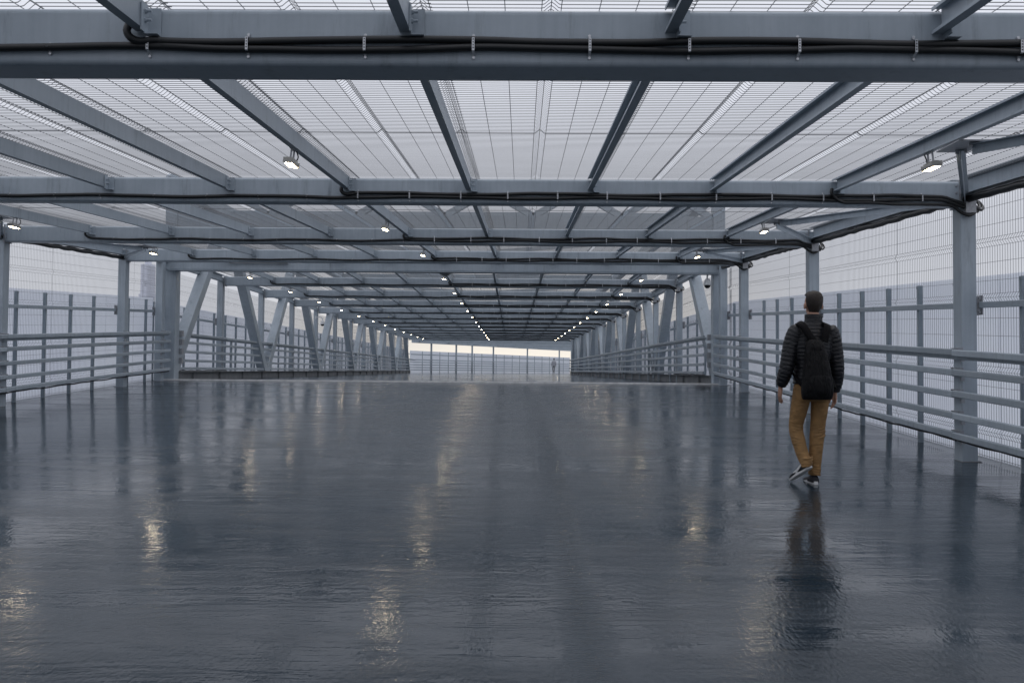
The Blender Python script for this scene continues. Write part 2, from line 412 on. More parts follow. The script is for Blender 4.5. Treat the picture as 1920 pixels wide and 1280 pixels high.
# ------------------------------------------------------------------ guard rails
def rail_mesh(L,s,top):
    mb=MB(); mb.rrect('y',0,L-.006,0,0,.055,.075,.012,3)
    if top: 
        pass
    return mb.mesh('rail',M['steel'],s)
for i,y0,y1 in BAYSX:
    if i==0: continue
    s=sec(y0); a,b=y0,y1
    if i==4: b=-.16
    if i==5: a=.32
    L=b-a
    for sg,X,side in SIDES:
        if i==len(BAYS) and sg>0: continue
        base=W(0,a,0) if (s=='r' or y0>.5) else Vector((TX,a,0))
        r=empty('guard_rail',base+Vector((X-sg*.09,0,0)))
        tag(r,f'five bar grey guard rail along the {side} side {bayname(i)}','guard rail','guard rails along both sides')
        for j,z in enumerate(RZ):
            zz=z+.005*math.sin(i*3.1+j*1.7+sg)
            link('rail',cached(('rail',round(L,3),s),lambda:rail_mesh(L,s,0)),r,(0,0,zz))
        # second bar tucked behind and below the top rail
        def back():
            mb=MB(); mb.rrect('y',.0,L-.006,0,0,.04,.07,.008,2); return mb.mesh('backing_bar',M['steel'],s)
        link('backing_bar',cached(('bb',round(L,3),s),back),r,(sg*.055,0,RZ[4]-.045))
        if i<=5:
            rnd=random.Random(i*5+sg); n=max(3,int(L/.3)); pts=[(0,q*L/n,(S if s=='r' else TZ)*q*L/n+rnd.uniform(-.012,.01)) for q in range(n+1)]
            mb=MB(); mb.tube(pts,.014,6)
            link('cable',mb.mesh('cable',M['rubber']),r,(sg*.02,0,RZ[0]-.055))
        elif i<14:
            nb=1+(1 if L>4 else 0)
            for q in range(nb):
                mb=MB(); mb.box(-.03,.03,-.04,.04,.0,1.25)
                link('stanchion',cached('stan',lambda:mb.mesh('stanchion',M['steel'])),r,(sg*.06+TY*L*(q+.3)/2,L*(q+.3)/2,0))
# ------------------------------------------------------------------ outer fence: rail, posts, mesh, screen
def fmesh(L,s,sg):
    mb=MB(); h=3.02; d=.032
    folds=[.34,1.03,1.86,2.50]
    prof=[(0,.03)]
    for f in folds: prof+=[(0,f-.052),(-d,f),(0,f+.052)]
    prof+=[(0,h)]
    n=int(L/.054)
    for j in range(n):
        y=(j+.5)*L/n
        mb.wire([(sg*x,y,z) for x,z in prof],.0026,'z')
    hs=[.05]
    for f in folds: hs+=[f-.05,f,f+.05]
    hs+=[.66,.85,1.23,1.43,1.63,2.06,2.27,2.7,2.9]
    for z in hs:
        x=-d if z in folds else 0
        mb.wire([(sg*(x-.004),0,z),(sg*(x-.004),L,z)],.0026,'y')
    # overlap of two panels part way along the bay
    for q in (0,):
        mb.wire([(sg*(x-.008),L*.47+q,z) for x,z in prof],.0024,'z')
    return mb.mesh('wire_fence',M['wire'],s)
def fpost_mesh():
    mb=MB(); mb.box(0,.055,-.028,.028,-.05,2.07); mb.box(-.004,0,-.03,.03,2.03,2.06)
    return mb.mesh('fence_post',M['post'])
FP=fpost_mesh()
for i,y0,y1 in BAYSX:
    if i==0: continue
    s=sec(y0); L=y1-y0
    for sg,X,side in SIDES:
        if i==len(BAYS) and sg>0: continue
        base=W(0,y0,0) if (s=='r' or y0>.5) else Vector((TX,y0,0))
        bn=bayname(i)
        XO=X if i<5 else X+sg*.22
        def frail():
            mb=MB(); mb.rrect('y',.2 if i<5 else 0,L,0,0,.045,.07,.008,2); return mb.mesh('fence_rail',M['steel'],s)
        tag(link('fence_rail',cached(('fr',round(L,3),s),frail),None,base+Vector((XO+sg*.225,0,1.78))),f'chest high grey rail holding the {side} fence posts {bn}','fence rail','rails of the outer fence')
        tag(link('wire_fence',cached(('wf',round(L,3),s,sg),lambda:fmesh(L,s,sg)),None,base+Vector((XO+sg*.345,0,0))),f'welded wire mesh fence on the {side} side {bn}','wire fence','wire mesh fences along both sides')
        def scr():
            mb=MB(); mb.box(-.006,.006,0,L-.012,-.05,2.13); return mb.mesh('screen_panel',M['screen'],s)
        tag(link('screen_panel',cached(('sp',round(L,3),s),scr),None,base+Vector((XO+sg*.44,0,0))),f'frosted grey screen behind the {side} wire fence {bn}','screen','frosted screens along both sides')
        step=1.0 if i<5 else 1.156
        n=int(L/step)
        off=(L-(n-1)*1.02)/2 if i<5 else step*.5
        ys=[off+q*(1.02 if i<5 else step) for q in range(n)]
        for q,yy in enumerate(ys):
            z=(S if s=='r' else TZ)*yy; dx=0 if s=='r' else TY*yy
            o=link('fence_post',FP,None,base+Vector((XO+sg*.252+dx,yy,z))); o.scale=(sg,1,1)
            tag(o,f'{ORD[q]} slim dark fence post on the {side} {bn}','fence post','slim posts of the outer fence')
# ------------------------------------------------------------------ roof edge bracing in the ramp bays
for i,y0,y1 in BAYS[:4]:
    for sg,X,side in SIDES:
        px=PX[1] if sg>0 else PX[9]
        yn=y0+(y1-y0)*.50
        g=W(px+sg*.03,yn,H-.15)
        r=empty('corner_brace',g); tag(r,f'grey V brace in the roof at the {side} edge {bayname(i)}','brace','V braces at the roof edges')
        mb=MB(); mb.box(-.09 if sg>0 else -.16,.16 if sg>0 else .09,-.2,.2,-.012,-.002)
        for q in ((sg*.05,.12),(sg*.05,-.12),(sg*.1,.07),(sg*.1,-.07)):
            mb.tube([(q[0],q[1],-.012),(q[0],q[1],-.045)],.014,6,False)
        link('gusset_plate',mb.mesh('gusset_plate',M['galv']),r)
        for e in (y1-.05,y0+.28):
            a=Vector((sg*.07,(.1 if e>yn else -.1),-.02)); b=W(X+sg*.03,e,H-.16)-g
            mb=MB(); mb.obox(a,b,.075,.008,(0,0,1)); mb.obox(a+Vector((0,0,-.04)),b+Vector((0,0,-.04)),.008,.08,(0,0,1))
            link('brace_bar',mb.mesh('brace_bar',M['steel']),r)
# ------------------------------------------------------------------ conduits on the beams
def conduit_run(x0,x1,z,seed,yoff=-.023,tail=None,head=True):
    rnd=random.Random(seed); pts=[]
    n=max(4,int((x1-x0)/.28))
    if head:   # comes down out of the purlin end
        pts+=[(x0-.055,-.05,.10),(x0-.065,-.06,.055),(x0-.045,-.055,.02),(x0-.0,-.042,-.0+z*.3),(x0+.07,-.03,z*.8)]
        st=x0+.14
    else: st=x0
    for j in range(n+1):
        x=st+(x1-st)*j/n
        pts.append((x,yoff,z+.009*math.sin(j*.9+seed)+rnd.uniform(-.004,.004)))
    if tail: pts+=tail
    return smooth(pts,3)
def smooth(pts,k):
    out=[]; P=[Vector(p) for p in pts]; N=len(P)
    for i in range(N-1):
        p0,p1,p2,p3=P[max(i-1,0)],P[i],P[i+1],P[min(i+2,N-1)]
        for j in range(k):
            t=j/k
            out.append(.5*((2*p1)+(p2-p0)*t+(2*p0-5*p1+4*p2-p3)*t*t+(3*p1-p0-3*p2+p3)*t**3))
    out.append(P[-1]); return out
def corr(mb,pts,r,ribs):
    # corrugated hose: resample finely for near beams
    if not ribs: mb.tube(pts,r,7); return
    P=[Vector(p) for p in pts]; out=[]; rr=[]
    acc=0; flip=0
    for a,b in zip(P,P[1:]):
        L=(b-a).length; n=max(1,int(L/.0045))
        for j in range(n):
            out.append(a.lerp(b,j/n)); rr.append(r if flip%2 else r*.93); flip+=1
    mb.tube(out,rr,8)
def clip_mesh(two):
    mb=MB(); z1=.036 if two else .03; z0=-.036 if two else -.006
    z1,z0=(.052,-.056) if two else (.02,-.02)
    zz=[z1,z1-.012,z1-.02]+[z0+.02,z0+.012,z0]
    yy=[-.004,-.02,-.046,-.046,-.02,-.004]
    for a in range(5):
        mb.add([(-.007,yy[a],zz[a]),(.007,yy[a],zz[a]),(.007,yy[a+1],zz[a+1]),(-.007,yy[a+1],zz[a+1]),
                (-.007,yy[a]-.0015,zz[a]),(.007,yy[a]-.0015,zz[a]),(.007,yy[a+1]-.0015,zz[a+1]),(-.007,yy[a+1]-.0015,zz[a+1])],
               [(0,1,2,3),(7,6,5,4),(0,4,5,1),(1,5,6,2),(2,6,7,3),(3,7,4,0)])
    mb.tube([(0,-.002,z1+.004),(0,-.012,z1+.004)],.008,6,False); mb.tube([(0,-.002,z0-.006),(0,-.012,z0-.006)],.008,6,False)
    nf=len(mb.f)
    if two:
        for z in (-.022,-.007,.008,.023): mb.box(-.0028,.0028,-.049,-.0476,z-.003,z+.003)
    me=mb.mesh('clip',[M['strap'],M['hole']])
    for k,p_ in enumerate(me.polygons):
        if k>=nf: p_.material_index=1
    return me
CLIP1,CLIP2=clip_mesh(False),clip_mesh(True)
for i,y in enumerate(BY):
    if i in (0,5): continue
    if i>13: pass
    zc=-.285+.082   # centre line between the two hoses
    r=empty('conduit',W(0,y,H-.203)); 
    tag(r,f'black corrugated conduit clipped along the {beamname(i).replace("grey ","")}','conduit','black conduits along the beams')
    near=i<4
    xe=XR-.22
    boxx=XR+.085
    t1=[(xe+.1,-.03,-.015),(xe+.19,-.045,-.05),(XR+.03,-.06,-.08)]
    t2=[(xe+.1,-.03,-.05),(xe+.19,-.045,-.085),(XR+.03,-.06,-.11)]
    t3=[(xe+.12,-.03,-.09),(xe+.2,-.05,-.16),(XR+.06,-.07,-.20),(XR+.13,-.06,-.17),(XR+.15,-.05,-.13)]
    mb=MB()
    corr(mb,conduit_run(-7.62,xe,-.022,i*3,tail=t2),.021,near)
    corr(mb,conduit_run(-2.02,xe,.022,i*3+1,tail=t1),.021,near)
    if i<10: corr(mb,conduit_run(3.58,xe,-.062,i*3+2,tail=t3),.019,near)
    link('hose',mb.mesh('hose',M['rubber']),r)
    if i<12:
        rnd=random.Random(i); x=-7.2
        while x<xe-.05:
            link('clip',CLIP2 if x>-2.0 else CLIP1,r,(x,0,0 if x>-2 else -.022)); x+=.58+rnd.uniform(-.06,.06)
        mb=MB(); mb.box(-.055,.055,-.075,-.003,-.065,.065); mb.box(-.058,.058,-.08,-.075,-.068,.068)
        jb=link('junction_box',cached('jb',lambda:mb.mesh('junction_box',M['galv'])),r,(boxx,0,-.10))
        mb=MB()
        for q,(w,zz) in enumerate(((.10,.02),(.14,0),(.075,-.02))):
            mb.tube(smooth([(.055,-.04,zz),(.055+w*.6,-.02,zz-.03),(.055+w,.05,zz+.02),(.055+w*.8,.12,.1+zz),(.04,.16,.16)],5),.016,7)
        link('cable_loop',cached('loop',lambda:mb.mesh('cable_loop',M['rubber'])),jb)
# ------------------------------------------------------------------ floodlights
def lamp_parts():
    h=MB()   # housing with fins; long axis along Y, tilted slightly when placed
    h.rrect('y',-.135,.135,0,.0,.125,.055,.014,3)
    for q in range(7): h.box(-.05,.05,-.11+q*.036,-.104+q*.036,.027,.045)
    h.box(-.068,.068,.135,.147,-.03,.03); h.box(-.068,.068,-.147,-.135,-.03,.03)
    g=MB(); g.box(-.046,.046,-.115,.115,-.036,-.0285)
    yk=MB(); 
    for q in (-.062,.062): yk.box(-.012,.012,q-.004,q+.004,.04,.16)
    yk.box(-.025,.025,-.08,.08,.157,.165)
    c=MB(); c.tube(smooth([(0,.10,.03),(.02,.15,.06),(.03,.17,.11),(.01,.16,.16),(0,.14,.19)],4),.009,7)
    return h.mesh('housing',M['lampbody']),g.mesh('lens',M['lamp']),yk.mesh('yoke',M['galv']),c.mesh('lead',M['rubber'])
LP=lamp_parts()
for i,y0,y1 in BAYS:
    if i==0 or i==4: continue
    f=.575 if i<5 else .52
    yl=y0+(y1-y0)*f
    for k,row,tilt in ((1,'right',-.12),(5,'middle',.12),(9,'left',.12)):
        x=PX[k]-.03+(.03 if k==1 else -.03)
        r=empty('floodlight',W(x,yl,H-.252))
        r.rotation_euler=(0,tilt,0); r.scale=(.68,.72,.74)
        tag(r,f'lit warm floodlight of the {row} row {bayname(i)}','floodlight','floodlights under the roof')
        hs=link('housing',LP[0],r); link('lens',LP[1],hs); link('yoke',LP[2],r); link('lead',LP[3],r)
# ------------------------------------------------------------------ truss span
TRX={1:5.18,-1:-9.14}; TOP=5.15
def wt(x,y,z): return Vector((x+TX+TY*y,y,z+TZ*y)) if y>.5 else Vector((x+TX*min(1,max(0,y)/.5),y,z))
for sg,X,side in SIDES:
    xc=TRX[sg]
    r=empty('portal_column',(xc-.1*sg if sg>0 else xc+.0,.12,0))
    mb=MB(); mb.rrect('z',0,TOP+.05,0,0,.31,.32,.02,3); link('shaft',mb.mesh('shaft',M['steel']),r)
    mb=MB()
    for z in RZ[1:]: mb.box(-.22,.22,.165,.30,z-.09,z+.06)
    link('rail_bracket',mb.mesh('rail_bracket',M['galv']),r)
    mb=MB(); pts=[(.55*math.cos(math.pi*q/12),.5*math.sin(math.pi*q/12)) for q in range(13)]
    mb.prism([(a,TOP-.05+b*.55) for a,b in pts],'x',-.03,.03); link('gusset_plate',mb.mesh('gusset_plate',M['steel']),r)
    tag(r,f'tall square grey column of the truss portal on the {side}','column','portal columns')
    nodes=[0.12]+T
    for j in range(12):
        ya,yb=nodes[j],nodes[j+1]
        za,zb=(.12,TOP) if j%2==0 else (TOP,.12)
        ca=wt(xc,ya+(.12 if j==0 else 0),za); cb=wt(xc,yb,zb)
        mb=MB(); mb.obox(ca-ca,cb-ca,.30,.30,(1,0,0)); 
        o=link('truss_diagonal',mb.mesh('truss_diagonal',M['steel']),None,ca); bevel(o,.015,3)
        lean='rising away from the camera' if j%2==0 else 'leaning towards the camera'
        tag(o,f'{ORD[j]} {side} truss diagonal from the portal, {lean}','truss diagonal','truss diagonals')
    a=wt(xc,.12,TOP); b=wt(xc,T[-1],TOP)
    mb=MB(); mb.obox((0,0,0),b-a,.32,.34); tag(link('top_chord',mb.mesh('top_chord',M['steel']),None,a),f'top chord of the {side} truss above the mesh roof','truss chord','truss chords')
    a=wt(xc,.3,.06); b=wt(xc,T[-1],.06)
    mb=MB(); mb.obox((0,0,0),b-a,.36,.34); mb.obox(Vector((-sg*.2,0,.16)),b-a+Vector((-sg*.2,0,.16)),.2,.012)
    for q in range(24):
        p_=(b-a)*((q+.5)/24); mb.box(p_.x-sg*.18-.06,p_.x-sg*.18+.06,p_.y-.01,p_.y+.01,-.1,.15)
    tag(link('bottom_chord',mb.mesh('bottom_chord',M['kerb']),None,a),f'dark bottom chord along the {side} edge of the bridge deck','truss chord','truss chords')
    # slender brackets standing between rail and chord
# portal frame above the roof
r=empty('portal_lattice',(0,.12,0)); tag(r,'lattice frame over the roof joining the two portal columns','lattice frame')
mb=MB(); mb.box(TRX[-1]+.16,TRX[1]-.26,-.13,.13,4.0,4.33); link('lower_beam',mb.mesh('lower_beam',M['steel']),r)
mb=MB(); mb.box(TRX[-1]+.16,TRX[1]-.26,-.14,.14,5.0,5.28); link('upper_beam',mb.mesh('upper_beam',M['steel']),r)
nx=12; xs=[TRX[-1]+.2+(TRX[1]-.3-TRX[-1]-.2)*q/nx for q in range(nx+1)]
for q in range(nx):
    za,zb=(4.33,5.0) if q%2==0 else (5.0,4.33)
    mb=MB(); mb.obox((xs[q],0,za),(xs[q+1],0,zb),.16,.16,(0,1,0)); link('web_bar',mb.mesh('web_bar',M['steel']),r)
# cross frames between the top chords
for j in range(0,12):
    yb=T[j]; a=wt(TRX[-1]+.16,yb,TOP-.02); b=wt(TRX[1]-.16,yb,TOP-.02)
    r=empty('top_cross_frame',a); tag(r,f'{ORD[j]} cross frame above the mesh roof past the portal','cross frame','cross frames above the roof')
    mb=MB(); mb.obox((0,0,0),b-a,.26,.26); link('cross_beam',mb.mesh('cross_beam',M['steel']),r)
    if j<11:
        c=wt(TRX[-1]+.16,T[j+1],TOP-.02); d=wt(TRX[1]-.16,T[j+1],TOP-.02); m_=(a+b)/2; n_=(c+d)/2
        for e,f in ((a,n_),(b,n_)):
            mb=MB(); mb.obox(e-a+Vector((0,.15,0)),f-a-Vector((0,.15,0)),.14,.14); link('bracing_bar',mb.mesh('bracing_bar',M['steel']),r)
# ------------------------------------------------------------------ far landing beyond the truss
FA,FB=Vector((-10.4,60.7,.06)),Vector((6.4,97,.06))
fd=(FB-FA).normalized(); fl=(FB-FA).length
import sys
def fpx(px):    # distance along the far fence line for a bearing given as horizontal picture offset from the span's axis
    lo,hi=0.,1.
    for _ in range(40):
        m_=(lo+hi)/2; p_=FA.lerp(FB,m_); q=p_.x/(p_.y+23.4063)
        if q<px: lo=m_
        else: hi=m_
    return (lo+hi)/2
def bear(x): return (x-978.5)/1700
def mono(name,mb,m,label,cat,group=None,loc=(0,0,0)):
    return tag(link(name,mb.mesh(name,m),None,loc),label,cat,group)
mb=MB(); n_=Vector((-fd.y,fd.x,0))
mb.obox(FA-n_*(-.0)+Vector((0,0,1.02)),FB+Vector((0,0,1.02)),.012,2.14); mono('screen_panel',mb,M['screen'],'long frosted screen closing the far end of the bridge','screen')
rr=empty('guard_rail',FA); tag(rr,'five bar guard rail in front of the screen at the far end','guard rail','guard rails along both sides')
for z in RZ:
    mb=MB(); o_=-n_*(-.5); mb.obox(-n_*.45+Vector((0,0,z)),FB-FA-n_*.45+Vector((0,0,z)),.06,.1); link('rail',mb.mesh('rail',M['steel']),rr)
mb=MB(); mb.obox(FA-n_*.15+Vector((0,0,1.74)),FB-n_*.15+Vector((0,0,1.74)),.05,.09); mono('fence_rail',mb,M['steel'],'thin grey rail across the far screen above the guard rail','fence rail','rails of the outer fence')
pw=[804,851,881,921,985,1045]
for q,px in enumerate(pw):
    t=fpx(bear(px)); p_=FA.lerp(FB,t)-n_*.28
    r=empty('roof_post',p_); tag(r,f'{ORD[q]} grey post from the left along the far end fence','post','posts at the far end')
    mb=MB(); mb.box(-.085,.085,-.085,.085,-.05,2.95); link('shaft',mb.mesh('shaft',M['steel']),r)
    mb=MB()
    for z in RZ: mb.box(-.13,.13,-.2,-.085,z-.07,z+.07)
    link('rail_bracket',mb.mesh('rail_bracket',M['galv']),r)
for q,px in enumerate([790,823,839,876,888,902,929,944,959,973,1001,1015,1029,1055]):
    t=fpx(bear(px)); p_=FA.lerp(FB,t)-n_*.08
    o=link('fence_post',FP,None,p_); o.scale=(1,1,1)
    tag(o,f'{ORD[q]} slim post from the left before the far screen','fence post','slim posts at the far end')
mb=MB(); mb.obox(FA-n_*.28+Vector((0,0,2.98)),FB-n_*.28+Vector((0,0,3.12)),.2,.34)
mono('landing_beam',mb,M['steel'],'sloping eave beam over the fence at the far end','beam')
for q in range(6):
    y=61.4+q*5.0; t=(y-FA.y)/(FB.y-FA.y); xa=FA.x+(FB.x-FA.x)*t
    mb=MB(); mb.box(xa+.3,9,y,y+.2,2.98,3.26)
    mono('roof_beam',mb,M['steel'],f'{ORD[q]} roof beam over the landing beyond the truss','roof beam','roof beams over the far landing')
# ------------------------------------------------------------------ cameras, dome
def cctv(loc,label,sg):
    r=empty('security_camera',loc); tag(r,label,'security camera','white dome security cameras')
    r.scale=(sg,1,1)
    mb=MB(); mb.tube(smooth([(.30,0,.27),(.18,0,.29),(.06,0,.27),(.0,0,.2),(0,0,.1)],5),.022,10); mb.box(.30,.33,-.05,.05,.2,.34); link('arm',mb.mesh('arm',M['white']),r)
    mb=MB(); mb.tube([(0,0,.13),(0,0,.11),(0,0,.05),(0,0,0),(0,0,-.045)],[.03,.06,.085,.10,.10],16); hs=link('housing',mb.mesh('housing',M['white']),r)
    mb=MB(); rings=[]
    for q in range(7):
        t=q/6*math.pi/2; rings.append([(.085*math.cos(t)*math.cos(2*math.pi*k/16)+1e-4*0,.085*math.cos(t)*math.sin(2*math.pi*k/16),-.045-.085*math.sin(t)) for k in range(16)])
    mb.loft(rings[:-1]); link('dome',mb.mesh('dome',M['dark']),hs)
cctv((4.78,.0,2.60),'white dome security camera on a curved arm by the right portal column',1)
cctv(wt(-8.85,18.3,2.42),'white dome security camera on a truss post down the left side',-1)
mb=MB(); rings=[]
r=empty('ceiling_dome',(-2.02,.22,2.95)); tag(r,'dark rounded dome hanging under the portal beam','dome')
rg=[]
for q in range(7):
    t=q/7*math.pi/2; rg.append([(.19*math.cos(t)*math.cos(2*math.pi*k/20),.19*math.cos(t)*math.sin(2*math.pi*k/20),-.02-.16*math.sin(t)) for k in range(20)])
mb.loft(rg); link('shade',mb.mesh('shade',M['kerb']),r)
mb=MB(); mb.tube([(0,0,-.02),(0,0,.04)],[.2,.18],20); mb.tube([(0,0,.04),(0,0,.2)],.04,10); link('mount',mb.mesh('mount',M['kerb']),r)
# hazy tower beyond the left fence
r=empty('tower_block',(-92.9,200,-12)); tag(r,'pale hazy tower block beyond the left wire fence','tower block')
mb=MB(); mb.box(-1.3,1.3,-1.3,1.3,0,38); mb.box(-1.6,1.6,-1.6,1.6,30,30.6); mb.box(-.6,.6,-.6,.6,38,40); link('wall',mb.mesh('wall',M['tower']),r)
# ------------------------------------------------------------------ people
def ell(c,rx,ry,ax,ay,n=20,pw=2.0):
    out=[]
    for k in range(n):
        t=2*math.pi*k/n; a=math.cos(t); b=math.sin(t)
        a=math.copysign(abs(a)**(2/pw),a); b=math.copysign(abs(b)**(2/pw),b)
        out.append(Vector(c)+ax*(rx*a)+ay*(ry*b))
    return out
def path_loft(mb,keys,step=.01,n=20,mod=None,pw=2.0,horiz=False):
    # keys: (x,y,z,rx,ry)
    K=[Vector(k[:3]) for k in keys]
    tot=0; rings=[]
    N=len(keys); s=0
    for i in range(N-1):
        L=(K[i+1]-K[i]).length; m_=max(1,int(L/step))
        for j in range(m_+(1 if i==N-2 else 0)):
            t=j/m_
            q=[]
            for c in range(5):
                p0,p1,p2,p3=keys[max(i-1,0)][c],keys[i][c],keys[i+1][c],keys[min(i+2,N-1)][c]
                q.append(.5*((2*p1)+(p2-p0)*t+(2*p0-5*p1+4*p2-p3)*t*t+(3*p1-p0-3*p2+p3)*t**3))
            d=(K[i+1]-K[i]).normalized()
            if 0<i and t<.5: d=(d*(.5+t)+(K[i]-K[i-1]).normalized()*(.5-t)).normalized()
            if i<N-2 and t>=.5: d=(d*(1.5-t)+(K[i+2]-K[i+1]).normalized()*(t-.5)).normalized()
            ax=Vector((1,0,0)); 
            if horiz: ay=Vector((0,1,0))
            else:
                ax=(ax-d*ax.dot(d)).normalized(); ay=d.cross(ax)
            f=mod(s+L*t) if mod else 0
            rings.append(ell(q[:3],max(.003,q[3]+f),max(.003,q[4]+f),ax,ay,n,pw))
        s+=L
    mb.loft(rings)
def remesh(o,vox,sm=4):
    m_=o.modifiers.new('remesh','REMESH'); m_.mode='VOXEL'; m_.voxel_size=vox; m_.use_smooth_shade=True
    if sm:
        q=o.modifiers.new('smooth','SMOOTH'); q.iterations=sm; q.factor=.5
    return o
def quilt(s): return (.0075*abs(math.sin(math.pi*s/.037))**.7-.004)*(1 if s<.60 else .25)
def hand(mb,wx,wy,wz,sg):
    # relaxed hand hanging down, back of the hand to the side and rear; sg = +1 right hand
    tilt=Vector((.0,.10,-1)).normalized()
    base=Vector((wx,wy,wz))
    path_loft(mb,[(wx,wy,wz+.05,.024,.03),(wx,wy+.0,wz,.021,.027),(wx+.002*sg,wy+.008,wz-.045,.019,.04),(wx+.003*sg,wy+.018,wz-.088,.016,.041)],.008,14)
    k=base+Vector((.003*sg,.018,-.085))
    for q,(off,ln,rad,curl) in enumerate(((.031,.072,.0088,.25),(.010,.082,.0092,.34),(-.012,.076,.0088,.42),(-.031,.060,.0078,.5))):
        p0=k+Vector((0,off,.0)); dirs=Vector((-.05*sg,.16+off*1.2,-1)).normalized(); pts=[p0+Vector((0,0,.012))]; p_=p0; d=dirs
        for seg,w in enumerate((.45,.32,.23)):
            d=(d+Vector((-sg*curl*.55,.02,0))).normalized(); pts.append(p_); p_=p_+d*ln*w
        pts.append(p_)
        mb.tube(smooth(pts,3),[rad*1.05]*6+[rad*.95]*4+[rad*.72]*3,8)
    p0=base+Vector((-.006*sg,.03,-.028))
    pts=[p0,p0+Vector((-.012*sg,.022,-.024)),p0+Vector((-.02*sg,.036,-.054)),p0+Vector((-.024*sg,.040,-.08))]
    mb.tube(smooth(pts,3),[.014,.0135,.013,.012,.0115,.011,.0105,.010,.009,.0075][:10],8)
def shoe(root,ankle,heel,toe,roll,mark):
    # heel and toe are sole-level points; builds upper, sole and (optionally) a white curved side mark
    heel=Vector(heel); toe=Vector(toe); f=(toe-heel).normalized(); L=(toe-heel).length
    up=Vector((0,0,1)); r=f.cross(up).normalized(); u=r.cross(f).normalized()
    if u.z<0: u=-u
    def P(a,b,c): return heel+f*(a*L)+r*b+u*c
    outl=[]
    for k in range(28):
        t=2*math.pi*k/28; a=.5-.5*math.cos(t); w=.043*(abs(math.sin(t))**.55)*(1 if a>.45 else .84)*(1-.18*max(0,a-.8)/.2)
        outl.append((a*1.06-.03, math.copysign(w,math.sin(t))))
    mb=MB(); rings=[[P(a,b,0) for a,b in outl],[P(a,b*1.04,.012) for a,b in outl],[P(a,b*1.02,.03) for a,b in outl]]
    mb.loft(rings); sole_me=mb.mesh('sole',M['sole'])
    mb=MB(); rings=[]
    for a,w,h in ((0.0,.028,.052),(.03,.036,.072),(.12,.040,.092),(.26,.040,.098),(.38,.041,.085),(.5,.043,.07),(.68,.046,.056),(.85,.042,.046),(.95,.03,.038),(1.0,.015,.033)):
        rg=[]
        for k in range(18):
            t=2*math.pi*k/18; rg.append(P(a,w*math.cos(t),.022+ (h-.022)*max(0,math.sin(t))**.8 +(-.004 if math.sin(t)<0 else 0)))
        rings.append(rg)
    mb.loft(rings); sh=link('shoe',mb.mesh('shoe',M['shoe']),root); link('sole',sole_me,sh)
    if mark:
        for sgn in (-1,1):
            mb=MB(); rg=[]
            for q in range(11):
                t=q/10; a=.16+.52*t; h=.066-.028*math.sin(math.pi*min(1,t*1.3))*(1 if t<.77 else 1)+ (.0 if t<.6 else .0)
                h=.072-.055*t+.05*max(0,t-.55) if True else h
                w=.003+.010*math.sin(math.pi*min(1,.12+t*.88))
                b_=(.0415+.004*math.sin(math.pi*t))*sgn
                rg.append([P(a,b_,h-w),P(a,b_+.003*sgn,h-w),P(a,b_+.003*sgn,h+w*.6),P(a,b_,h+w*.6)])
            mb.loft(rg,smooth=False); link('side_mark',mb.mesh('side_mark',M['sole']),sh)
PB=Vector((2.815,-14.606,-14.606*S))
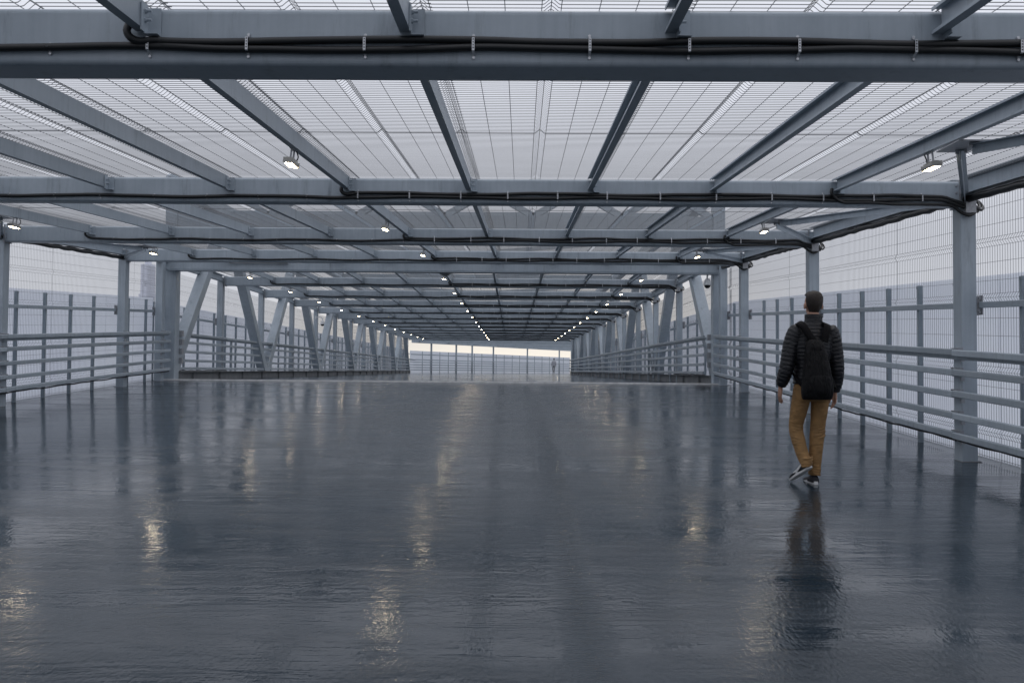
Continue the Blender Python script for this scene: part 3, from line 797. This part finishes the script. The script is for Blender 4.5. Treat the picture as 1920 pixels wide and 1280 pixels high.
def person(loc,label,big=True):
    r=empty('person',loc); tag(r,label,'person')
    # ------------- body: one continuous surface
    mb=MB()
    path_loft(mb,[(0,.02,.80,.13,.10),(0,.02,.95,.155,.11),(-.008,.02,1.12,.135,.10),(-.008,.01,1.34,.16,.11),(-.004,.0,1.46,.15,.085),(.0,.0,1.53,.075,.07),(.008,.012,1.60,.058,.062),(.012,.02,1.66,.056,.06)],.02,18,horiz=True)
    # head
    hc=(.0155,.03,1.742)
    mb.ball((hc[0],hc[1],hc[2]+.015),.077,.098,.103,20,14)
    mb.ball((hc[0],hc[1]+.03,hc[2]-.055),.056,.066,.07,16,10)
    mb.ball((hc[0],hc[1]+.10,hc[2]-.012),.013,.022,.022,10,7)            # nose
    mb.ball((hc[0],hc[1]+.085,hc[2]-.055),.024,.012,.009,10,6)           # mouth
    for sg in (-1,1):
        mb.ball((hc[0]+sg*.084,hc[1]-.006,hc[2]-.022),.012,.02,.034,10,8)  # ears
        mb.ball((hc[0]+sg*.032,hc[1]+.083,hc[2]+.022),.02,.014,.008,8,6)   # brows
    LA=[(-.165,.0,1.46,.055,.055),(-.215,.0,1.33,.05,.05),(-.258,-.01,1.13,.042,.044),(-.282,.02,1.02,.036,.038),(-.297,.05,.955,.028,.03)]
    RA=[(.175,.0,1.46,.055,.055),(.212,.0,1.32,.05,.05),(.240,.01,1.12,.042,.044),(.246,.045,.99,.036,.038),(.245,.07,.905,.028,.03)]
    path_loft(mb,LA,.02,14); path_loft(mb,RA,.02,14)
    hand(mb,-.298,.055,.93,-1); hand(mb,.245,.075,.88,1)
    LL=[(-.095,.02,.93,.085,.095),(-.115,.06,.74,.06,.07),(-.135,.10,.53,.046,.05),(-.115,.04,.36,.042,.048),(-.08,-.04,.21,.036,.04)]
    RL=[(.08,.02,.93,.085,.095),(.075,.03,.74,.06,.07),(.062,.05,.53,.046,.05),(.05,.05,.33,.042,.048),(.032,.055,.11,.036,.04)]
    path_loft(mb,LL,.02,16); path_loft(mb,RL,.02,16)
    b=link('body',mb.mesh('body',M['skin'] if big else M['greycloth']),r); remesh(b,.0055 if big else .02,3)
    # ------------- hair
    mb=MB(); rings=[]
    rnd=random.Random(3)
    prof=[(1.650,.050,.058),(1.662,.054,.068),(1.68,.060,.080),(1.70,.069,.092),(1.725,.080,.101),(1.75,.0865,.107),(1.78,.0895,.109),(1.805,.087,.107),(1.83,.078,.098),(1.848,.064,.083),(1.861,.045,.06),(1.868,.02,.03)]
    for z,rx,ry in prof:
        rg=[]
        for k in range(44):
            p=2*math.pi*k/44; c,s_=math.cos(p),math.sin(p); w=1+rnd.uniform(-.028,.028)
            cut=1.0
            if z<1.81 and s_>-.25:      # stays inside the head in front of the ears
                cut=max(.55,1-(s_+.25)*(1.2 if z>1.76 else 1.8))
            elif z<1.70 and abs(c)>.75: cut=.93
            rg.append((hc[0]+rx*c*w*cut,hc[1]-.006+ry*s_*w*cut,z+rnd.uniform(-.003,.003)))
        rings.append(rg)
    mb.loft(rings); link('hair',mb.mesh('hair',M['hair']),r)
    if big:
        for sg in (-1,1):
            mb=MB(); mb.ball((hc[0]+sg*.032,hc[1]+.088,hc[2]+.002),.012,.012,.010,10,7); link('eye',mb.mesh('eye',M['eye']),r)
    # ------------- jacket
    mb=MB(); ml=quilt if big else None
    path_loft(mb,[(-.008,.02,.965,.172,.125),(-.008,.022,1.02,.168,.128),(-.010,.02,1.13,.160,.122),(-.008,.01,1.26,.178,.128),(-.006,.005,1.36,.187,.125),(-.004,.0,1.45,.175,.105),(.0,.0,1.505,.125,.09),(.006,.004,1.55,.09,.082),(.010,.008,1.595,.082,.082),(.012,.010,1.64,.084,.084)],.006,40,ml,horiz=True,pw=2.3)
    path_loft(mb,[(-.10,.0,1.50,.03,.04),(-.135,.0,1.487,.062,.066)]+[(a,b_,c,d+.026,e+.026) for a,b_,c,d,e in LA[:-1]]+[(-.296,.05,.945,.045,.048)],.006,24,ml)
    path_loft(mb,[(.11,.0,1.50,.03,.04),(.145,.0,1.487,.062,.066)]+[(a,b_,c,d+.026,e+.026) for a,b_,c,d,e in RA[:-1]]+[(.245,.072,.895,.045,.048)],.006,24,ml)
    j_=link('jacket',mb.mesh('jacket',M['jacket'] if big else M['greycloth']),r); remesh(j_,.006 if big else .02,2)
    # ------------- trousers
    def fold(amp,f,ph): return lambda s: amp*math.sin(s*f+ph)*math.sin(s*f*.37+1)
    mb=MB()
    path_loft(mb,[(-.005,.02,1.0,.155,.115),(-.005,.015,.92,.175,.125),(-.005,.015,.84,.178,.125),(-.008,.02,.80,.165,.115)],.01,28,horiz=True,pw=2.4)
    path_loft(mb,[(-.095,.02,.90,.086,.104),(-.112,.045,.76,.082,.096),(-.127,.08,.63,.072,.08),(-.133,.098,.53,.066,.071),(-.122,.06,.42,.064,.07),(-.10,.012,.29,.058,.064),(-.082,-.035,.215,.054,.06),(-.076,-.045,.185,.056,.062)],.006,28,fold(.0014,47,0))
    path_loft(mb,[(.083,.02,.90,.086,.104),(.077,.03,.76,.081,.095),(.069,.042,.63,.073,.082),(.062,.05,.53,.069,.074),(.054,.05,.42,.067,.072),(.044,.052,.29,.063,.068),(.035,.055,.17,.057,.063),(.03,.055,.085,.056,.065)],.006,28,fold(.0014,41,2))
    # bunched cloth at knee backs and ankles
    for (cx,cy,cz,w,n_,sp,tl) in ((-.134,.026,.585,.058,4,.027,.010),(.064,-.020,.565,.062,5,.028,-.014),(.034,-.006,.18,.05,4,.026,.010),(-.078,-.098,.26,.048,4,.024,-.008)):
        for q in range(n_):
            z=cz-q*sp; t=tl*(1+.6*math.sin(q*2.3)); o=.006*math.sin(q*1.7)
            mb.tube(smooth([(cx-w,cy+.045,z+t*1.4),(cx-w*.55+o,cy+.010,z+t*.6),(cx+o,cy,z-.003),(cx+w*.55+o,cy+.010,z-t*.6),(cx+w,cy+.045,z-t*1.4)],3),.0095,8)
    t_=link('trousers',mb.mesh('trousers',M['pants'] if big else M['darkcloth']),r); remesh(t_,.0065 if big else .02,3)
    # ------------- shoes
    shoe(r,None,(.028,.0,.0),(.035,.285,.0),0,False)
    shoe(r,None,(-.052,-.085,.168),(-.165,.135,.022),0,True)
    return r
pr=person(PB,'man walking away in black puffer jacket and ochre trousers')
pr.rotation_euler=(0,0,R(3))
# backpack
BX=-.068; r=empty('backpack',PB); tag(r,'black drawstring backpack worn on the back of the walking man','backpack')
mb=MB()
path_loft(mb,[(.03,-.19,.80,.125,.055),(.03,-.205,.825,.142,.078),(.03,-.212,.90,.148,.09),(.029,-.212,1.0,.136,.088),(.027,-.206,1.12,.120,.08),(.024,-.196,1.22,.104,.07),(.022,-.186,1.29,.092,.06),(.021,-.176,1.335,.082,.046),(.02,-.166,1.352,.06,.03)],.008,36,None,pw=2.7,horiz=True)
bagb=link('bag_body',mb.mesh('bag_body',M['bag']),r)
mb=MB(); path_loft(mb,[(.03,-.232,.86,.105,.075),(.03,-.238,.90,.112,.08),(.03,-.238,.98,.112,.08),(.029,-.232,1.02,.105,.076),(.029,-.225,1.03,.095,.07)],.008,28,pw=3,horiz=True); link('front_pocket',mb.mesh('front_pocket',M['bag']),bagb)
mb=MB(); path_loft(mb,[(.022,-.196,1.27,.090,.062),(.022,-.194,1.30,.086,.06),(.021,-.184,1.345,.076,.046),(.02,-.174,1.368,.05,.03)],.008,24,pw=2.4,horiz=True); link('top_flap',mb.mesh('top_flap',M['bag']),bagb)
for sg in (-1,1):
    pts=smooth([(.022+sg*.05,-.165,1.37),(.01+sg*.085,-.150,1.44),(.004+sg*.118,-.105,1.525),(.0+sg*.125,-.02,1.548),(sg*.125,.08,1.50),(sg*.13,.15,1.38),(sg*.155,.13,1.18),(.01+sg*.178,.0,1.06),(.03+sg*.15,-.15,.93)],6)
    mb=MB(); rings=[]
    for q,p_ in enumerate(pts):
        d=(pts[min(q+1,len(pts)-1)]-pts[max(q-1,0)]).normalized(); out=Vector((p_.x-.0,p_.y,0))
        wv=d.cross(Vector((sg*.3,-1 if p_.y<0 else 1,.6))).normalized(); nv=wv.cross(d).normalized(); w=.034 if q<24 else .014
        rings.append([p_+wv*(w*a)+nv*(.008*b_) for a,b_ in ((-1,-1),(1,-1),(1,1),(-1,1))])
    mb.loft(rings); link('shoulder_strap',mb.mesh('shoulder_strap',M['strapcloth']),r)
r.rotation_euler=(0,0,R(3)); 
for ch in r.children:
    if ch.name.startswith('bag_body'): ch.location=(BX,0,.02)
    else: ch.location=(BX*.35,0,.0)
# tiny walker far down the bridge
fp=FA.lerp(FB,fpx(bear(1040))); fp=Vector((fp.x*.955-.05,fp.y-4.4,.066))
person(fp,'small distant walker in grey by the far fence',False)
# ------------------------------------------------------------------ world, sun
w=bpy.data.worlds.new('World'); scn.world=w; w.use_nodes=True
n=w.node_tree.nodes; l=w.node_tree.links; bg=n['Background']
sky=n.new('ShaderNodeTexSky'); sky.sky_type='NISHITA'; sky.sun_disc=False; sky.sun_elevation=R(68); sky.sun_rotation=R(8); sky.air_density=1; sky.dust_density=4
tc=n.new('ShaderNodeTexCoord'); sp=n.new('ShaderNodeSeparateXYZ'); l.new(tc.outputs['Generated'],sp.inputs['Vector'])
# overcast cloud sheet: grey overhead, pale at the horizon, cream in the far gap ahead
el=n.new('ShaderNodeValToRGB'); e=el.color_ramp.elements
e[0].position=0; e[0].color=(.65,.665,.71,1); e[1].position=.75; e[1].color=(.92,.95,1.05,1)
q=el.color_ramp.elements.new(.14); q.color=(.63,.65,.715,1)
q=el.color_ramp.elements.new(.30); q.color=(.80,.825,.91,1)
l.new(sp.outputs['Z'],el.inputs['Fac'])
ah=n.new('ShaderNodeMapRange'); ah.inputs['From Min'].default_value=.955; ah.inputs['From Max'].default_value=.998; l.new(sp.outputs['Y'],ah.inputs['Value'])
lo=n.new('ShaderNodeMapRange'); lo.inputs['From Min'].default_value=.13; lo.inputs['From Max'].default_value=.01; l.new(sp.outputs['Z'],lo.inputs['Value'])
mm=n.new('ShaderNodeMath'); mm.operation='MULTIPLY'; l.new(ah.outputs['Result'],mm.inputs[0]); l.new(lo.outputs['Result'],mm.inputs[1])
m1=n.new('ShaderNodeMix'); m1.data_type='RGBA'; l.new(mm.outputs['Value'],m1.inputs['Factor']); l.new(el.outputs['Color'],m1.inputs['A']); m1.inputs['B'].default_value=(1.08,1.0,.88,1)
mp=n.new('ShaderNodeMapping'); mp.inputs['Scale'].default_value=(1.6,1.6,5); l.new(tc.outputs['Generated'],mp.inputs['Vector'])
cn=n.new('ShaderNodeTexNoise'); cn.inputs['Scale'].default_value=1.5; cn.inputs['Detail'].default_value=6; l.new(mp.outputs['Vector'],cn.inputs['Vector'])
cr=n.new('ShaderNodeMapRange'); cr.inputs['From Min'].default_value=.3; cr.inputs['From Max'].default_value=.7; cr.inputs['To Min'].default_value=8.8; cr.inputs['To Max'].default_value=10.4; l.new(cn.outputs['Fac'],cr.inputs['Value'])
sc=n.new('ShaderNodeVectorMath'); sc.operation='SCALE'; l.new(m1.outputs['Result'],sc.inputs[0]); l.new(cr.outputs['Result'],sc.inputs['Scale'])
m2=n.new('ShaderNodeMix'); m2.data_type='RGBA'; m2.inputs['Factor'].default_value=.95; l.new(sky.outputs['Color'],m2.inputs['A']); l.new(sc.outputs['Vector'],m2.inputs['B'])
l.new(m2.outputs['Result'],bg.inputs['Color']); bg.inputs['Strength'].default_value=.1
sl=bpy.data.lights.new('sun','SUN'); sl.energy=.5; sl.angle=R(20); sl.color=(1,.95,.88)
so=bpy.data.objects.new('sun',sl); COL.objects.link(so)
dv=Vector((-math.sin(R(8))*math.cos(R(68)),-math.cos(R(8))*math.cos(R(68)),-math.sin(R(68)))); so.rotation_euler=dv.to_track_quat('-Z','Y').to_euler(); so.location=(0,40,30)
# ------------------------------------------------------------------ camera
F,PI_,YA,RO=1700,.0328,.0109,.0079
fw=Vector((-math.sin(YA)*math.cos(PI_),math.cos(YA)*math.cos(PI_),math.sin(PI_)))
rt=Vector((math.cos(YA),math.sin(YA),0)); up=rt.cross(fw)
rt2=rt*math.cos(RO)+up*math.sin(RO); up2=up*math.cos(RO)-rt*math.sin(RO)
cam=bpy.data.cameras.new('camera'); cam.sensor_width=36; cam.lens=36*F/1920; cam.clip_start=.05; cam.clip_end=6000
co=bpy.data.objects.new('camera',cam); COL.objects.link(co)
co.matrix_world=Matrix(((rt2.x,up2.x,-fw.x,0),(rt2.y,up2.y,-fw.y,-23.4063),(rt2.z,up2.z,-fw.z,.2978),(0,0,0,1)))
scn.camera=co
vs=scn.view_settings; vs.view_transform='Standard'; vs.look='None'; vs.exposure=0; vs.gamma=1
try: vs.use_curve_mapping=False
except Exception: pass
